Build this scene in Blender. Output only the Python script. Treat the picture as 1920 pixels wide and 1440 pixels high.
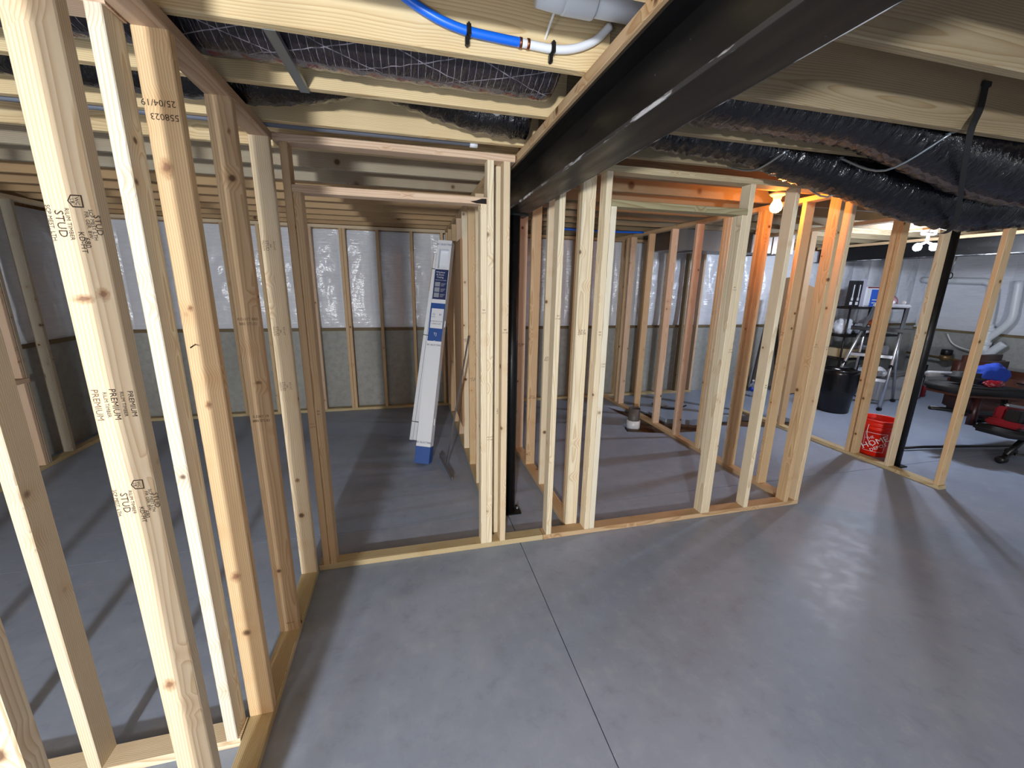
import bpy, bmesh, math, random
from mathutils import Vector, Matrix, noise
for o in list(bpy.data.objects): bpy.data.objects.remove(o)
random.seed(7)
SC = bpy.context.scene; COL = SC.collection
# ------------------------------------------------------------------ camera
cam = bpy.data.cameras.new('camera'); co = bpy.data.objects.new('camera', cam); COL.objects.link(co)
cam.sensor_width = 36; cam.lens = 14.35; cam.clip_start = .05
R_ = ((0.96984363,-0.24317011,0.01648125),(-0.04202291,-0.23344379,-0.97146182),(0.24007792,0.94147347,-0.23662269))
rt, dn, fw = [Vector(r) for r in R_]
m = Matrix((rt, -dn, -fw)).transposed().to_4x4(); m.translation = (0,0,1.78); co.matrix_world = m
SC.camera = co
# ------------------------------------------------------------------ world, lights, exposure
w = bpy.data.worlds.new('World'); SC.world = w; w.use_nodes = True
w.node_tree.nodes['Background'].inputs[0].default_value = (.74,.85,1,1)
w.node_tree.nodes['Background'].inputs[1].default_value = .34
SC.view_settings.view_transform = 'Standard'; SC.view_settings.look = 'None'
SC.view_settings.gamma = 1; SC.view_settings.use_curve_mapping = False
SC.view_settings.exposure = 0.12
def lamp(name, loc, e, col, r):
    l = bpy.data.lights.new(name,'POINT'); l.energy = e; l.color = col; l.shadow_soft_size = r
    o = bpy.data.objects.new(name,l); COL.objects.link(o); o.location = loc; return o
COOL = (.97,.985,1)
lamp('work_light', (-1.25,-.9,1.45), 38, COOL, .10)
lamp('work_light', (-1.10,-3.0,1.50), 820, COOL, .10)
lamp('fill_light', (3.9,-2.6,2.30), 45, (1,.97,.93), .06)  # unseen fill lamp added behind the camera to lift the shadows
# ------------------------------------------------------------------ materials
def lin(*c): return tuple(((x/255)/12.92 if x/255<=.04045 else ((x/255+.055)/1.055)**2.4) for x in c)+(1,)
class NT:
    def __init__(s, name):
        s.m = bpy.data.materials.new(name); s.m.use_nodes = True; s.t = s.m.node_tree; s.n = s.t.nodes
        s.b = s.n['Principled BSDF']
    def new(s, t, **k):
        n = s.n.new(t)
        for a,v in k.items():
            if a.startswith('i_'):
                kk=a[2:]; n.inputs[int(kk) if kk.isdigit() else kk.replace('_',' ')].default_value = v
            else: setattr(n,a,v)
        return n
    def ln(s, a, b): s.t.links.new(a,b)
    def math(s, op, a, b=None, c=None):
        n = s.new('ShaderNodeMath', operation=op)
        for i,x in enumerate((a,b,c)):
            if x is None: continue
            if isinstance(x,(int,float)): n.inputs[i].default_value = x
            else: s.ln(x,n.inputs[i])
        return n.outputs[0]
    def vmath(s, op, a, b=None):
        n = s.new('ShaderNodeVectorMath', operation=op)
        for i,x in enumerate((a,b)):
            if x is None: continue
            if isinstance(x,tuple): n.inputs[i].default_value = x
            else: s.ln(x,n.inputs[i])
        return n.outputs[0]
    def mix(s, f, a, b, mode='MIX'):
        n = s.new('ShaderNodeMix', data_type='RGBA', blend_type=mode)
        for i,x in ((0,f),(6,a),(7,b)):
            if isinstance(x,(int,float,tuple)): n.inputs[i].default_value = x
            else: s.ln(x,n.inputs[i])
        return n.outputs[2]
    def ramp(s, f, lo, hi, a=0., b=1.):
        n = s.new('ShaderNodeMapRange', i_1=lo, i_2=hi, i_3=a, i_4=b); s.ln(f,n.inputs[0]); return n.outputs[0]
    def noise(s, vec, scale, detail=3, rough=.5):
        n = s.new('ShaderNodeTexNoise', i_Scale=scale, i_Detail=detail, i_Roughness=rough); s.ln(vec,n.inputs[0]); return n.outputs[0]
    def bump(s, h, strength, dist=.01):
        n = s.new('ShaderNodeBump', i_Strength=strength, i_Distance=dist); s.ln(h,n.inputs['Height']); s.ln(n.outputs[0], s.b.inputs['Normal'])
def plain(name, rgb, rough=.5, metal=0., spec=.5, emit=None, estr=0., alpha=1., trans=0.):
    k = NT(name); b = k.b; b.inputs['Base Color'].default_value = lin(*rgb); b.inputs['Roughness'].default_value = rough
    b.inputs['Metallic'].default_value = metal; b.inputs['Specular IOR Level'].default_value = spec
    b.inputs['Transmission Weight'].default_value = trans
    if emit: b.inputs['Emission Color'].default_value = lin(*emit); b.inputs['Emission Strength'].default_value = estr
    return k.m
def mk_wood(name, ringdark=.78, kdens=8., grime=0.):
    k = NT(name); tc = k.new('ShaderNodeTexCoord'); oi = k.new('ShaderNodeObjectInfo'); rnd = oi.outputs['Random']
    P = tc.outputs['Object']
    off = k.new('ShaderNodeCombineXYZ'); k.ln(k.math('MULTIPLY',rnd,53.),off.inputs[0]); k.ln(k.math('MULTIPLY',rnd,17.),off.inputs[1]); k.ln(k.math('MULTIPLY',rnd,31.),off.inputs[2])
    Q = k.vmath('ADD',P,off.outputs[0])
    # knots
    vo = k.new('ShaderNodeTexVoronoi', i_Scale=kdens); k.ln(Q,vo.inputs['Vector'])
    sp = k.new('ShaderNodeSeparateXYZ'); k.ln(vo.outputs['Color'],sp.inputs[0])
    kd = vo.outputs['Distance']; size = k.math('MULTIPLY_ADD',sp.outputs[0],.12,.05)
    keep = k.math('GREATER_THAN',sp.outputs[1],.30)
    knot = k.math('MULTIPLY',keep,k.math('SUBTRACT',1.,k.math('SMOOTH_MIN',k.math('DIVIDE',kd,size),1.,.25)))
    kn = k.ramp(knot,.02,.5); halo = k.math('MULTIPLY',keep,k.ramp(kd,.40,.04))
    # rings round a pith that lies off the board
    s3 = k.new('ShaderNodeSeparateXYZ'); k.ln(P,s3.inputs[0])
    r2 = k.math('FRACT',k.math('MULTIPLY',rnd,7.31)); r3 = k.math('FRACT',k.math('MULTIPLY',rnd,13.7))
    cy = k.math('MULTIPLY_ADD',r2,.16,-.08); cz = k.math('MULTIPLY_ADD',r3,.12,-.09)
    st = k.vmath('MULTIPLY',Q,(.9,3.,3.)); n1 = k.noise(st,1.,2)
    dy = k.math('SUBTRACT',s3.outputs[1],cy); dz = k.math('SUBTRACT',s3.outputs[2],cz)
    rad = k.math('SQRT',k.math('ADD',k.math('MULTIPLY',dy,dy),k.math('MULTIPLY',dz,dz)))
    rad = k.math('ADD',rad,k.math('MULTIPLY',n1,.055))
    rad = k.math('ADD',rad,k.math('MULTIPLY',halo,.014))
    ring = k.math('FRACT',k.math('MULTIPLY',rad,150.))
    late = k.math('POWER',ring,2.3)
    late = k.math('MULTIPLY',late,k.ramp(ring,1.,.93))
    fib = k.noise(k.vmath('MULTIPLY',Q,(5.,170.,170.)),1.,2)
    blot = k.noise(k.vmath('MULTIPLY',Q,(1.2,5.,5.)),1.,3)
    base = oi.outputs['Color']
    c = k.mix(k.math('MULTIPLY',late,ringdark),base,k.mix(1.,base,(.64,.50,.36,1),'MULTIPLY'))
    c = k.mix(k.ramp(fib,.3,.75,0.,.28),c,k.mix(1.,c,(.78,.66,.50,1),'MULTIPLY'))
    c = k.mix(k.ramp(blot,.35,.75,0.,.35+grime),c,k.mix(1.,c,(.80,.72,.62,1),'MULTIPLY'))
    c = k.mix(k.math('MULTIPLY',halo,.30),c,k.mix(1.,c,(.80,.55,.34,1),'MULTIPLY'))
    c = k.mix(k.math('MULTIPLY',kn,.85),c,lin(74,44,26))
    k.ln(c,k.b.inputs['Base Color']); k.b.inputs['Roughness'].default_value = .62; k.b.inputs['Specular IOR Level'].default_value = .25
    k.bump(k.math('ADD',k.math('MULTIPLY',fib,.6),late),.10,.002)
    return k.m
WOOD = mk_wood('spruce'); TREATED = mk_wood('treated_pine',1.0,7.,.15); JOISTW = mk_wood('joist_wood',.75,3.2,.1); STAINED_SHADED = mk_wood('grey_stained_shaded_wood',.9,5.,.5)
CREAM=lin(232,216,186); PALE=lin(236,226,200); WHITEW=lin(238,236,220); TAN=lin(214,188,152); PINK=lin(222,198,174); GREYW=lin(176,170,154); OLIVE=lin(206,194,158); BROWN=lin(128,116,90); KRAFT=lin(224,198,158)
def mk_floor():
    k = NT('painted_concrete'); tc = k.new('ShaderNodeTexCoord'); g = k.new('ShaderNodeNewGeometry'); P = g.outputs['Position']
    n1 = k.noise(P,.9,5,.6); n2 = k.noise(P,9.,6,.65); n3 = k.noise(k.vmath('MULTIPLY',P,(14.,3.,1.)),2.,4,.7); n4 = k.noise(P,85.,2,.6)
    c = k.mix(k.ramp(n1,.3,.7),lin(138,151,173),lin(156,169,190))
    c = k.mix(k.ramp(n2,.52,.74,0.,.34),c,lin(182,190,204))
    c = k.mix(k.ramp(n3,.60,.80,0.,.30),c,lin(182,188,200))
    c = k.mix(k.ramp(n2,.46,.28,0.,.36),c,lin(112,122,140))
    c = k.mix(k.ramp(n4,.74,.80,0.,.35),c,lin(190,192,196))
    vo = k.new('ShaderNodeTexVoronoi', i_Scale=1.6, feature='SMOOTH_F1'); k.ln(k.vmath('ADD',P,(.3,.5,0.)),vo.inputs['Vector'])
    k.ln(c,k.b.inputs['Base Color']); k.ln(k.ramp(n2,.3,.7,.38,.60),k.b.inputs['Roughness']); k.b.inputs['Specular IOR Level'].default_value = .38
    k.bump(k.math('ADD',n2,k.math('MULTIPLY',n4,.25)),.10,.004); return k.m
FLOORM = mk_floor()
def mk_conc():
    k = NT('foundation_concrete'); g = k.new('ShaderNodeNewGeometry'); P = g.outputs['Position']
    n1 = k.noise(k.vmath('MULTIPLY',P,(2.,2.,.6)),1.5,4); n2 = k.noise(P,14.,5,.65)
    c = k.mix(n1,lin(136,138,134),lin(182,184,180)); c = k.mix(k.ramp(n2,.4,.75,0.,.4),c,lin(112,112,108))
    k.ln(c,k.b.inputs['Base Color']); k.b.inputs['Roughness'].default_value = .85; k.bump(n2,.3,.01); return k.m
CONC = mk_conc()
def mk_plastic():
    k = NT('white_vapour_plastic'); tc = k.new('ShaderNodeTexCoord'); P = tc.outputs['Object']
    n = k.noise(k.vmath('MULTIPLY',P,(7.,7.,10.)),1.6,4,.6); n2 = k.noise(k.vmath('MULTIPLY',P,(3.,3.,18.)),2.,3,.5)
    c = k.mix(n2,lin(212,217,228),lin(234,238,245))
    k.ln(c,k.b.inputs['Base Color']); k.b.inputs['Roughness'].default_value = .20; k.b.inputs['Specular IOR Level'].default_value = .6
    k.bump(k.math('ADD',n,n2),.35,.02); return k.m
PLAST = mk_plastic()
def mk_duct(name, base, lines, linec, silver, foil=(150,146,150)):
    k = NT(name); uv = k.new('ShaderNodeTexCoord').outputs['UV']; s = k.new('ShaderNodeSeparateXYZ'); k.ln(uv,s.inputs[0]); U,Vv = s.outputs[0],s.outputs[1]
    c = lin(*base)
    g = k.new('ShaderNodeNewGeometry').outputs['Position']
    n = k.noise(k.vmath('MULTIPLY',g,(30.,30.,30.)),1.,3)
    if lines:
        a = k.math('LESS_THAN',k.math('FRACT',k.math('MULTIPLY_ADD',n,.25,k.math('MULTIPLY',U,40.))),.07)
        b = k.math('LESS_THAN',k.math('FRACT',k.math('ADD',k.math('MULTIPLY',U,3.1),k.math('MULTIPLY',Vv,9.))),.035)
        d = k.math('LESS_THAN',k.math('FRACT',k.math('SUBTRACT',k.math('MULTIPLY',U,3.3),k.math('MULTIPLY',Vv,7.))),.03)
        f = k.math('MINIMUM',1.,k.math('ADD',a,k.math('ADD',b,d)))
        f = k.math('MULTIPLY',f,k.ramp(n,.35,.6,.15,.75))
        c = k.mix(f,c,lin(*linec))
    if silver:
        # foil seam strip along the underside with printed red arrow marks
        sv = k.math('MULTIPLY',k.math('GREATER_THAN',Vv,silver[0]),k.math('LESS_THAN',Vv,silver[1]))
        c = k.mix(sv,c,lin(*foil)) if not isinstance(c,tuple) else k.mix(sv,c,lin(*foil))
        t = k.math('FRACT',k.math('MULTIPLY',U,10.)); vv = k.math('DIVIDE',k.math('SUBTRACT',Vv,silver[0]),silver[1]-silver[0])
        tri = k.math('MULTIPLY',k.math('LESS_THAN',k.math('ABSOLUTE',k.math('SUBTRACT',vv,.5)),k.math('MULTIPLY',k.math('SUBTRACT',.62,t),.55)),sv)
        c = k.mix(tri,c,lin(*silver[2]))
    if isinstance(c,tuple): k.b.inputs['Base Color'].default_value = c
    else: k.ln(c,k.b.inputs['Base Color'])
    k.b.inputs['Roughness'].default_value = .17; k.b.inputs['Specular IOR Level'].default_value = .8
    k.bump(k.noise(k.vmath('MULTIPLY',uv,(34.,9.,0.)),1.,4,.6),.9,.016); return k.m
DUCTL = mk_duct('black_duct_jacket_scrim',(40,37,44),True,(176,172,184),(.49,.565,(112,30,44)),(92,88,94))
DUCTB = mk_duct('black_duct_jacket',(13,13,17),False,None,None)
DUCTC = mk_duct('black_duct_jacket_seam',(20,19,23),False,(44,43,50),(.47,.53,(40,26,26)),(74,64,62))
def mk_steel():
    k = NT('black_painted_steel'); g = k.new('ShaderNodeNewGeometry').outputs['Position']
    n = k.noise(k.vmath('MULTIPLY',g,(20.,3.,20.)),1.,4); n2 = k.noise(g,60.,2)
    c = k.mix(n,lin(13,13,14),lin(24,24,25)); c = k.mix(k.ramp(n2,.76,.80,0.,.7),c,lin(150,150,150))
    k.ln(c,k.b.inputs['Base Color']); k.ln(k.ramp(n,.3,.7,.30,.5),k.b.inputs['Roughness']); k.b.inputs['Specular IOR Level'].default_value=.3; return k.m
STEEL = mk_steel()
def mk_edge():
    k = NT('worn_lit_steel_edge'); g = k.new('ShaderNodeNewGeometry').outputs['Position']; n = k.noise(k.vmath('MULTIPLY',g,(30.,5.,30.)),1.,4,.7)
    k.ln(k.mix(k.ramp(n,.52,.62),lin(44,44,48),lin(190,192,196)),k.b.inputs['Base Color']); k.b.inputs['Roughness'].default_value=.45; return k.m
EDGE = mk_edge()  # paint chips, with the edge highlight put into the paler colour
GALV = plain('galvanised_steel',(170,180,186),.35,.9); ALU = plain('aluminium',(200,204,210),.3,.9); SHEET = plain('duct_sheet_metal',(120,112,106),.42,.75)
INK = plain('stamp_ink',(62,48,40),.9); INKB = plain('faded_stamp_ink',(120,96,78),.9)
BLUEP = plain('blue_pipe',(12,104,226),.35); WHITEP = plain('white_pipe',(226,230,236),.3); COPPER = plain('copper',(150,86,52),.35,.9)
BLACKP = plain('black_plastic',(20,20,22),.4); PVC = plain('white_pvc',(225,232,238),.32); WIRE = plain('white_cable',(226,228,226),.45)
CARTON = plain('white_carton',(228,232,238),.55); NAVY = plain('navy_print',(26,42,92),.5); ROYAL = plain('blue_print',(28,76,150),.5); PAPER = plain('white_print',(226,230,236),.6); GREYPR = plain('grey_print',(150,154,164),.6)
KRAFTM = plain('brown_cardboard',(178,142,104),.8); BOARD = plain('dark_board',(66,60,56),.8)
ORANGE = plain('orange_plastic',(226,34,12),.38); LIGHTG = plain('grey_plastic',(150,152,158),.5); RED = plain('red_plastic',(122,16,28),.35); BLUEC = plain('blue_cloth',(24,60,160),.8)
PINKC = plain('pink_foam',(214,160,176),.7); SALMON = plain('orange_cloth',(214,120,82),.8); GREENC = plain('green_leaf',(70,110,60),.7); TANP = plain('tan_paper',(200,182,146),.7); CLEARP = plain('clear_bag',(206,212,222),.18)
BROWNL = plain('brown_leather',(70,36,24),.5); BLACKC = plain('black_cloth',(26,26,28),.75); GARB = plain('garbage_bag',(14,14,16),.22)
def mk_soil():
    k = NT('soil'); g = k.new('ShaderNodeNewGeometry').outputs['Position']; n = k.noise(g,14.,6,.7)
    k.ln(k.mix(n,lin(48,34,24),lin(128,98,70)),k.b.inputs['Base Color']); k.b.inputs['Roughness'].default_value=.95; k.bump(n,.8,.03); return k.m
SOIL = mk_soil()
def mk_osb():
    k = NT('subfloor_osb'); g = k.new('ShaderNodeNewGeometry').outputs['Position']; vo = k.new('ShaderNodeTexVoronoi', i_Scale=22.); k.ln(g,vo.inputs['Vector'])
    k.ln(k.mix(vo.outputs['Color'],lin(150,112,72),lin(196,158,110)),k.b.inputs['Base Color']); k.b.inputs['Roughness'].default_value=.8; return k.m
OSB = mk_osb()
# ------------------------------------------------------------------ helpers
def empty(name, loc=(0,0,0), label=None, cat=None, group=None, kind=None):
    o = bpy.data.objects.new(name,None); COL.objects.link(o); o.location = loc; o.empty_display_size=.1; tag(o,label,cat,group,kind); return o
def tag(o, label=None, cat=None, group=None, kind=None):
    for k,v in (('label',label),('category',cat),('group',group),('kind',kind)):
        if v: o[k] = v
    return o
def link(name, me, parent=None, mw=None, color=None):
    o = bpy.data.objects.new(name,me); COL.objects.link(o)
    if mw is None: mw = Matrix.Identity(4)
    if parent is not None:
        o.parent = parent
        o.matrix_local = WM[parent.name].inverted() @ mw if parent.name in WM else Matrix.Translation(-parent.location) @ mw
    else: o.matrix_local = mw
    WM[o.name] = mw.copy()
    if color: o.color = color
    return o
WM = {}
def finish(name, bm, mat, parent=None, mw=None, smooth=False, color=None):
    me = bpy.data.meshes.new(name); bmesh.ops.recalc_face_normals(bm,faces=bm.faces); bm.to_mesh(me); bm.free()
    me.materials.append(mat)
    if smooth:
        for p in me.polygons: p.use_smooth = True
    return link(name,me,parent,mw,color)
def frame(p0, p1, yhint=(0,0,1)):
    x = (Vector(p1)-Vector(p0)).normalized(); y = Vector(yhint); y = (y-x*y.dot(x)).normalized(); z = x.cross(y)
    m = Matrix((x,y,z)).transposed().to_4x4(); m.translation = (Vector(p0)+Vector(p1))/2; return m
_lc = {}
def lumber_mesh(L, a, b, mat, ch=.003):
    key = (round(L,3),round(a,3),round(b,3),mat.name)
    if key in _lc: return _lc[key]
    bm = bmesh.new(); h,k2 = a/2,b/2; c = min(ch,a/4,b/4)
    sec = [(-h+c,-k2),(h-c,-k2),(h,-k2+c),(h,k2-c),(h-c,k2),(-h+c,k2),(-h,k2-c),(-h,-k2+c)]
    A = [bm.verts.new((-L/2,y,z)) for y,z in sec]; B = [bm.verts.new((L/2,y,z)) for y,z in sec]
    for i in range(8): bm.faces.new((A[i],A[(i+1)%8],B[(i+1)%8],B[i]))
    bm.faces.new(A[::-1]); bm.faces.new(B); bmesh.ops.recalc_face_normals(bm,faces=bm.faces)
    me = bpy.data.meshes.new('lumber'); bm.to_mesh(me); bm.free(); me.materials.append(mat); _lc[key] = me; return me
def lum(name, parent, p0, p1, a, b, yhint, col=CREAM, mat=None):
    """timber from p0 to p1; a is its size along yhint, b across"""
    L = (Vector(p1)-Vector(p0)).length; v = random.uniform(.93,1.05)
    return link(name, lumber_mesh(L,a,b,mat or WOOD), parent, frame(p0,p1,yhint), tuple(min(1,x*v) for x in col[:3])+(1,))
def box(bm, c, s, rot=None):
    g = bmesh.ops.create_cube(bm,size=1.); M = Matrix.Translation(c) @ (rot.to_4x4() if rot else Matrix()) @ Matrix.Diagonal((*s,1)); bmesh.ops.transform(bm,matrix=M,verts=g['verts']); return g['verts']
def bbox(name, c, s, mat, parent=None, rot=None, bev=.004, mw=None, smooth=False):
    bm = bmesh.new(); box(bm,(0,0,0),s)
    if bev: bmesh.ops.bevel(bm,geom=bm.edges[:],offset=bev,segments=2,affect='EDGES')
    M = Matrix.Translation(c) @ (rot.to_4x4() if rot else Matrix())
    return finish(name,bm,mat,parent,(mw @ M) if mw else M,smooth)
def tube_bm(bm, pts, r, n=10, cap=True):
    pts = [Vector(p) for p in pts]; rs = r if isinstance(r,(list,tuple)) else [r]*len(pts); prev=None; rings=[]
    for i,p in enumerate(pts):
        t = (pts[min(i+1,len(pts)-1)]-pts[max(i-1,0)]).normalized()
        u = prev-t*prev.dot(t) if prev is not None else t.orthogonal()
        u.normalize(); prev=u; v=t.cross(u)
        rings.append([bm.verts.new(p+(u*math.cos(2*math.pi*j/n)+v*math.sin(2*math.pi*j/n))*rs[i]) for j in range(n)])
    for a,b in zip(rings,rings[1:]):
        for j in range(n): bm.faces.new((a[j],a[(j+1)%n],b[(j+1)%n],b[j]))
    if cap: bm.faces.new(rings[0][::-1]); bm.faces.new(rings[-1])
def tube(name, pts, r, mat, parent=None, n=10, sub=0):
    if sub: pts = smooth_path(pts,sub)
    bm = bmesh.new(); tube_bm(bm,pts,r,n); return finish(name,bm,mat,parent,None,True)
def smooth_path(pts, sub):
    P=[Vector(p) for p in pts]; out=[]
    for i in range(len(P)-1):
        p0=P[max(i-1,0)];p1=P[i];p2=P[i+1];p3=P[min(i+2,len(P)-1)]
        for s in range(sub):
            t=s/sub; out.append(.5*((2*p1)+(p2-p0)*t+(2*p0-5*p1+4*p2-p3)*t*t+(3*p1-p0-3*p2+p3)*t**3))
    out.append(P[-1]); return out
def lathe(name, prof, mat, parent=None, loc=(0,0,0), n=28, mw=None):
    bm = bmesh.new(); rings=[]
    for r,z in prof: rings.append([bm.verts.new((max(r,1e-4)*math.cos(2*math.pi*j/n),max(r,1e-4)*math.sin(2*math.pi*j/n),z)) for j in range(n)])
    for a,b in zip(rings,rings[1:]):
        for j in range(n): bm.faces.new((a[j],a[(j+1)%n],b[(j+1)%n],b[j]))
    bm.faces.new(rings[0][::-1]); bm.faces.new(rings[-1])
    return finish(name,bm,mat,parent,mw or Matrix.Translation(loc),True)
_tx = {}
def text(name, s, p, right, up, size, mat, parent, off=.0006):
    if s not in _tx:
        cu = bpy.data.curves.new('t','FONT'); cu.body = s; cu.align_x='CENTER'; cu.align_y='CENTER'; cu.size=1; cu.resolution_u=2
        to = bpy.data.objects.new('t',cu); COL.objects.link(to); bpy.context.view_layer.update()
        _tx[s] = bpy.data.meshes.new_from_object(to.evaluated_get(bpy.context.evaluated_depsgraph_get())); bpy.data.objects.remove(to)
    me = _tx[s].copy(); me.materials.clear(); me.materials.append(mat)
    r = Vector(right).normalized(); u = Vector(up); u=(u-r*u.dot(r)).normalized(); nn = r.cross(u)
    M = Matrix((r,u,nn)).transposed().to_4x4(); M.translation = Vector(p)+nn*off
    return link(name,me,parent,M @ Matrix.Scale(size,4))
Z=(0,0,1); X=(1,0,0); Y=(0,1,0); UP=2.449; TOP=2.487; PT=.038
def stud(par, x0, y0, ax, z0=PT, z1=UP, col=CREAM, lx=0., ly=0., mat=None):
    """x0,y0 = least corner; ax 'x' : wide face along x (wall runs along Y), 'y' : wide face along y. lx,ly lean of the head"""
    w,d = (.089,.038) if ax=='x' else (.038,.089)
    c = Vector((x0+w/2,y0+d/2,0))
    return lum('stud',par,c+Vector((0,0,z0)),c+Vector((lx,ly,z1)),.089,.038,X if ax=='x' else Y,col,mat)
def plate(name, par, x0,x1,y0,y1,z,col,mat=None):
    if x1-x0>y1-y0: return lum(name,par,(x0,(y0+y1)/2,z+PT/2),(x1,(y0+y1)/2,z+PT/2),y1-y0,PT,Y,col,mat)
    return lum(name,par,((x0+x1)/2,y0,z+PT/2),((x0+x1)/2,y1,z+PT/2),x1-x0,PT,X,col,mat)
# ------------------------------------------------------------------ floor
floor = tag(bpy.data.objects.new('floor',None),'grey painted concrete slab floor with saw-cut control joints',None,None,'structure'); COL.objects.link(floor)
def slab(x0,x1,y0,y1,hole=None):
    g=.0025; bm=bmesh.new()
    def loop(pts): 
        vs=[bm.verts.new((x,y,0)) for x,y in pts]
        for i in range(len(vs)): bm.edges.new((vs[i],vs[(i+1)%len(vs)]))
    loop([(x0+g,y0+g),(x1-g,y0+g),(x1-g,y1-g),(x0+g,y1-g)])
    if hole: loop(hole)
    bmesh.ops.triangle_fill(bm,edges=bm.edges[:],use_beauty=True,normal=(0,0,1))
    r=bmesh.ops.extrude_face_region(bm,geom=bm.faces[:]); bmesh.ops.translate(bm,vec=(0,0,-.09),verts=[v for v in r['geom'] if isinstance(v,bmesh.types.BMVert)])
    finish('slab',bm,FLOORM,floor)
hole=[(2.62,4.36),(3.02,4.22),(3.5,4.18),(4.0,4.33),(4.3,4.2),(4.9,4.12),(5.2,4.2),(5.15,4.62),(4.7,4.58),(4.2,4.66),(3.72,4.6),(3.42,4.72),(3.36,5.1),(3.12,5.36),(2.86,5.44),(2.9,5.05),(2.96,4.8),(2.7,4.62)]
XS=[-3.75,.705,9.95]
for i in (0,1):
    x0,x1=XS[i],XS[i+1]
    for y0,y1 in ((-4.5,-1.2),(-1.2,2.85),(2.85,6.15)): slab(x0,x1,y0,y1,hole if (i==1 and y0==2.85) else None)
bm=bmesh.new(); N=26
vv=[[bm.verts.new((2.3+3.1*i/N,3.9+1.8*j/14,-.075+.055*noise.noise((i*.5,j*.5,2.))+.02*noise.noise((i*1.3,j*1.3,5.)))) for j in range(15)] for i in range(N+1)]
for i in range(N):
    for j in range(14): bm.faces.new((vv[i][j],vv[i+1][j],vv[i+1][j+1],vv[i][j+1]))
tag(finish('soil_bed',bm,SOIL,floor,None,True),'bare brown soil in the broken out trench')
bm=bmesh.new(); box(bm,(3.1,.8,-.2),(14,11,.1)); finish('gravel_base',bm,SOIL,floor)
# ------------------------------------------------------------------ foundation walls
def grid_panel(w,h,seed,nx=18,nz=34):
    bm=bmesh.new(); rr=[]
    for i in range(nx+1):
        row=[]
        for j in range(nz+1):
            u,v=i/nx,j/nz; b=(math.sin(math.pi*u)**.7)*(math.sin(math.pi*min(1,v*1.02))**.5 if 0<v<1 else 0)
            d=.045*b+.020*b*noise.noise((u*3+seed,v*9,seed))+.013*b*noise.noise((u*9,v*24+seed,seed*2))
            row.append(bm.verts.new((u*w,-d,v*h)))
        rr.append(row)
    for i in range(nx):
        for j in range(nz): bm.faces.new((rr[i][j],rr[i+1][j],rr[i+1][j+1],rr[i][j+1]))
    me=bpy.data.meshes.new('insulation_panel'); bm.to_mesh(me); bm.free(); me.materials.append(PLAST)
    for p in me.polygons: p.use_smooth=True
    return me
def foundation(name, label, p0, d, length, n_in, ztop, zpl, widths):
    """concrete stem wall, timber sill, then white faced insulation panels; d = along, n_in = towards the room"""
    o=tag(bpy.data.objects.new(name,None),label,None,None,'structure'); COL.objects.link(o)
    p0=Vector(p0); d=Vector(d); n=Vector(n_in); a=p0-n*.1+d*length/2
    rotm=Matrix((d,-n,Vector(Z))).transposed().to_4x4()
    bm=bmesh.new(); box(bm,(0,0,ztop/2-.1),(length,.2,ztop+.2)); M=rotm.copy(); M.translation=a; finish('stem_wall',bm,CONC,o,M)
    lum('sill_plate',o,p0-n*.06+Vector((0,0,ztop+.02)),p0-n*.06+d*length+Vector((0,0,ztop+.02)),.16,.04,n,BROWN,TREATED)
    ms=[grid_panel(widths,zpl-ztop-.04,s*3.7+1) for s in range(4)]
    k=0; x=0
    while x<length-.02:
        M=rotm.copy(); M.translation=p0-n*.02+d*x+Vector((0,0,ztop+.035)); link('insulation_panel',ms[(k*7+k//3)%4],o,M); x+=widths; k+=1
    bm=bmesh.new(); box(bm,(0,0,0),(length,.1,zpl-ztop+.45)); M=rotm.copy(); M.translation=p0-n*.12+d*length/2+Vector((0,0,(zpl+ztop)/2+.22)); finish('sheathing',bm,OSB,o,M)
    return o
foundation('wall_back','back foundation wall, bare concrete below and white plastic faced insulation above',(-3.7,6.06,0),X,13.6,(0,-1,0),1.12,2.45,.405)
foundation('wall_left','left foundation wall, bare concrete below and white plastic faced insulation above',(-3.62,-2,0),Y,8.06,X,1.10,2.45,.405)
foundation('wall_right','right foundation wall, bare concrete below and white plastic faced insulation above',(9.9,6.06,0),(0,-1,0),8.06,(-1,0,0),1.05,2.42,1.22)
# ------------------------------------------------------------------ ceiling: subfloor and joists
JB=2.50; JD=.235
ceil=tag(bpy.data.objects.new('ceiling',None),'open joist ceiling under a board subfloor',None,None,'structure'); COL.objects.link(ceil)
bm=bmesh.new(); box(bm,(3.1,1.0,JB+JD+.012),(13.7,10.4,.022)); finish('subfloor',bm,OSB,ceil)
for k in range(-8,12):
    y=1.54+.406*k
    if y>6.1: break
    cl = lin(230,212,170) if k<4 else (GREYW if k<6 else lin(196,168,130))
    lum('joist',ceil,(-3.72,y,JB+JD/2),(.716,y,JB+JD/2),JD,.038,Z,cl,STAINED_SHADED if k in(4,5) else JOISTW)  # nearer grey joist is stained, the farther one's grey is painted shade
    lum('joist',ceil,(.718,y,JB+JD/2),(9.95,y,JB+JD/2),JD,.038,Z,lin(150,138,113),JOISTW)  # darker colour than the left joists stands in for dimmer light here
lum('rim_board',ceil,(-3.72,6.02,JB+JD/2),(9.95,6.02,JB+JD/2),JD,.038,Z,TAN,JOISTW)
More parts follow.
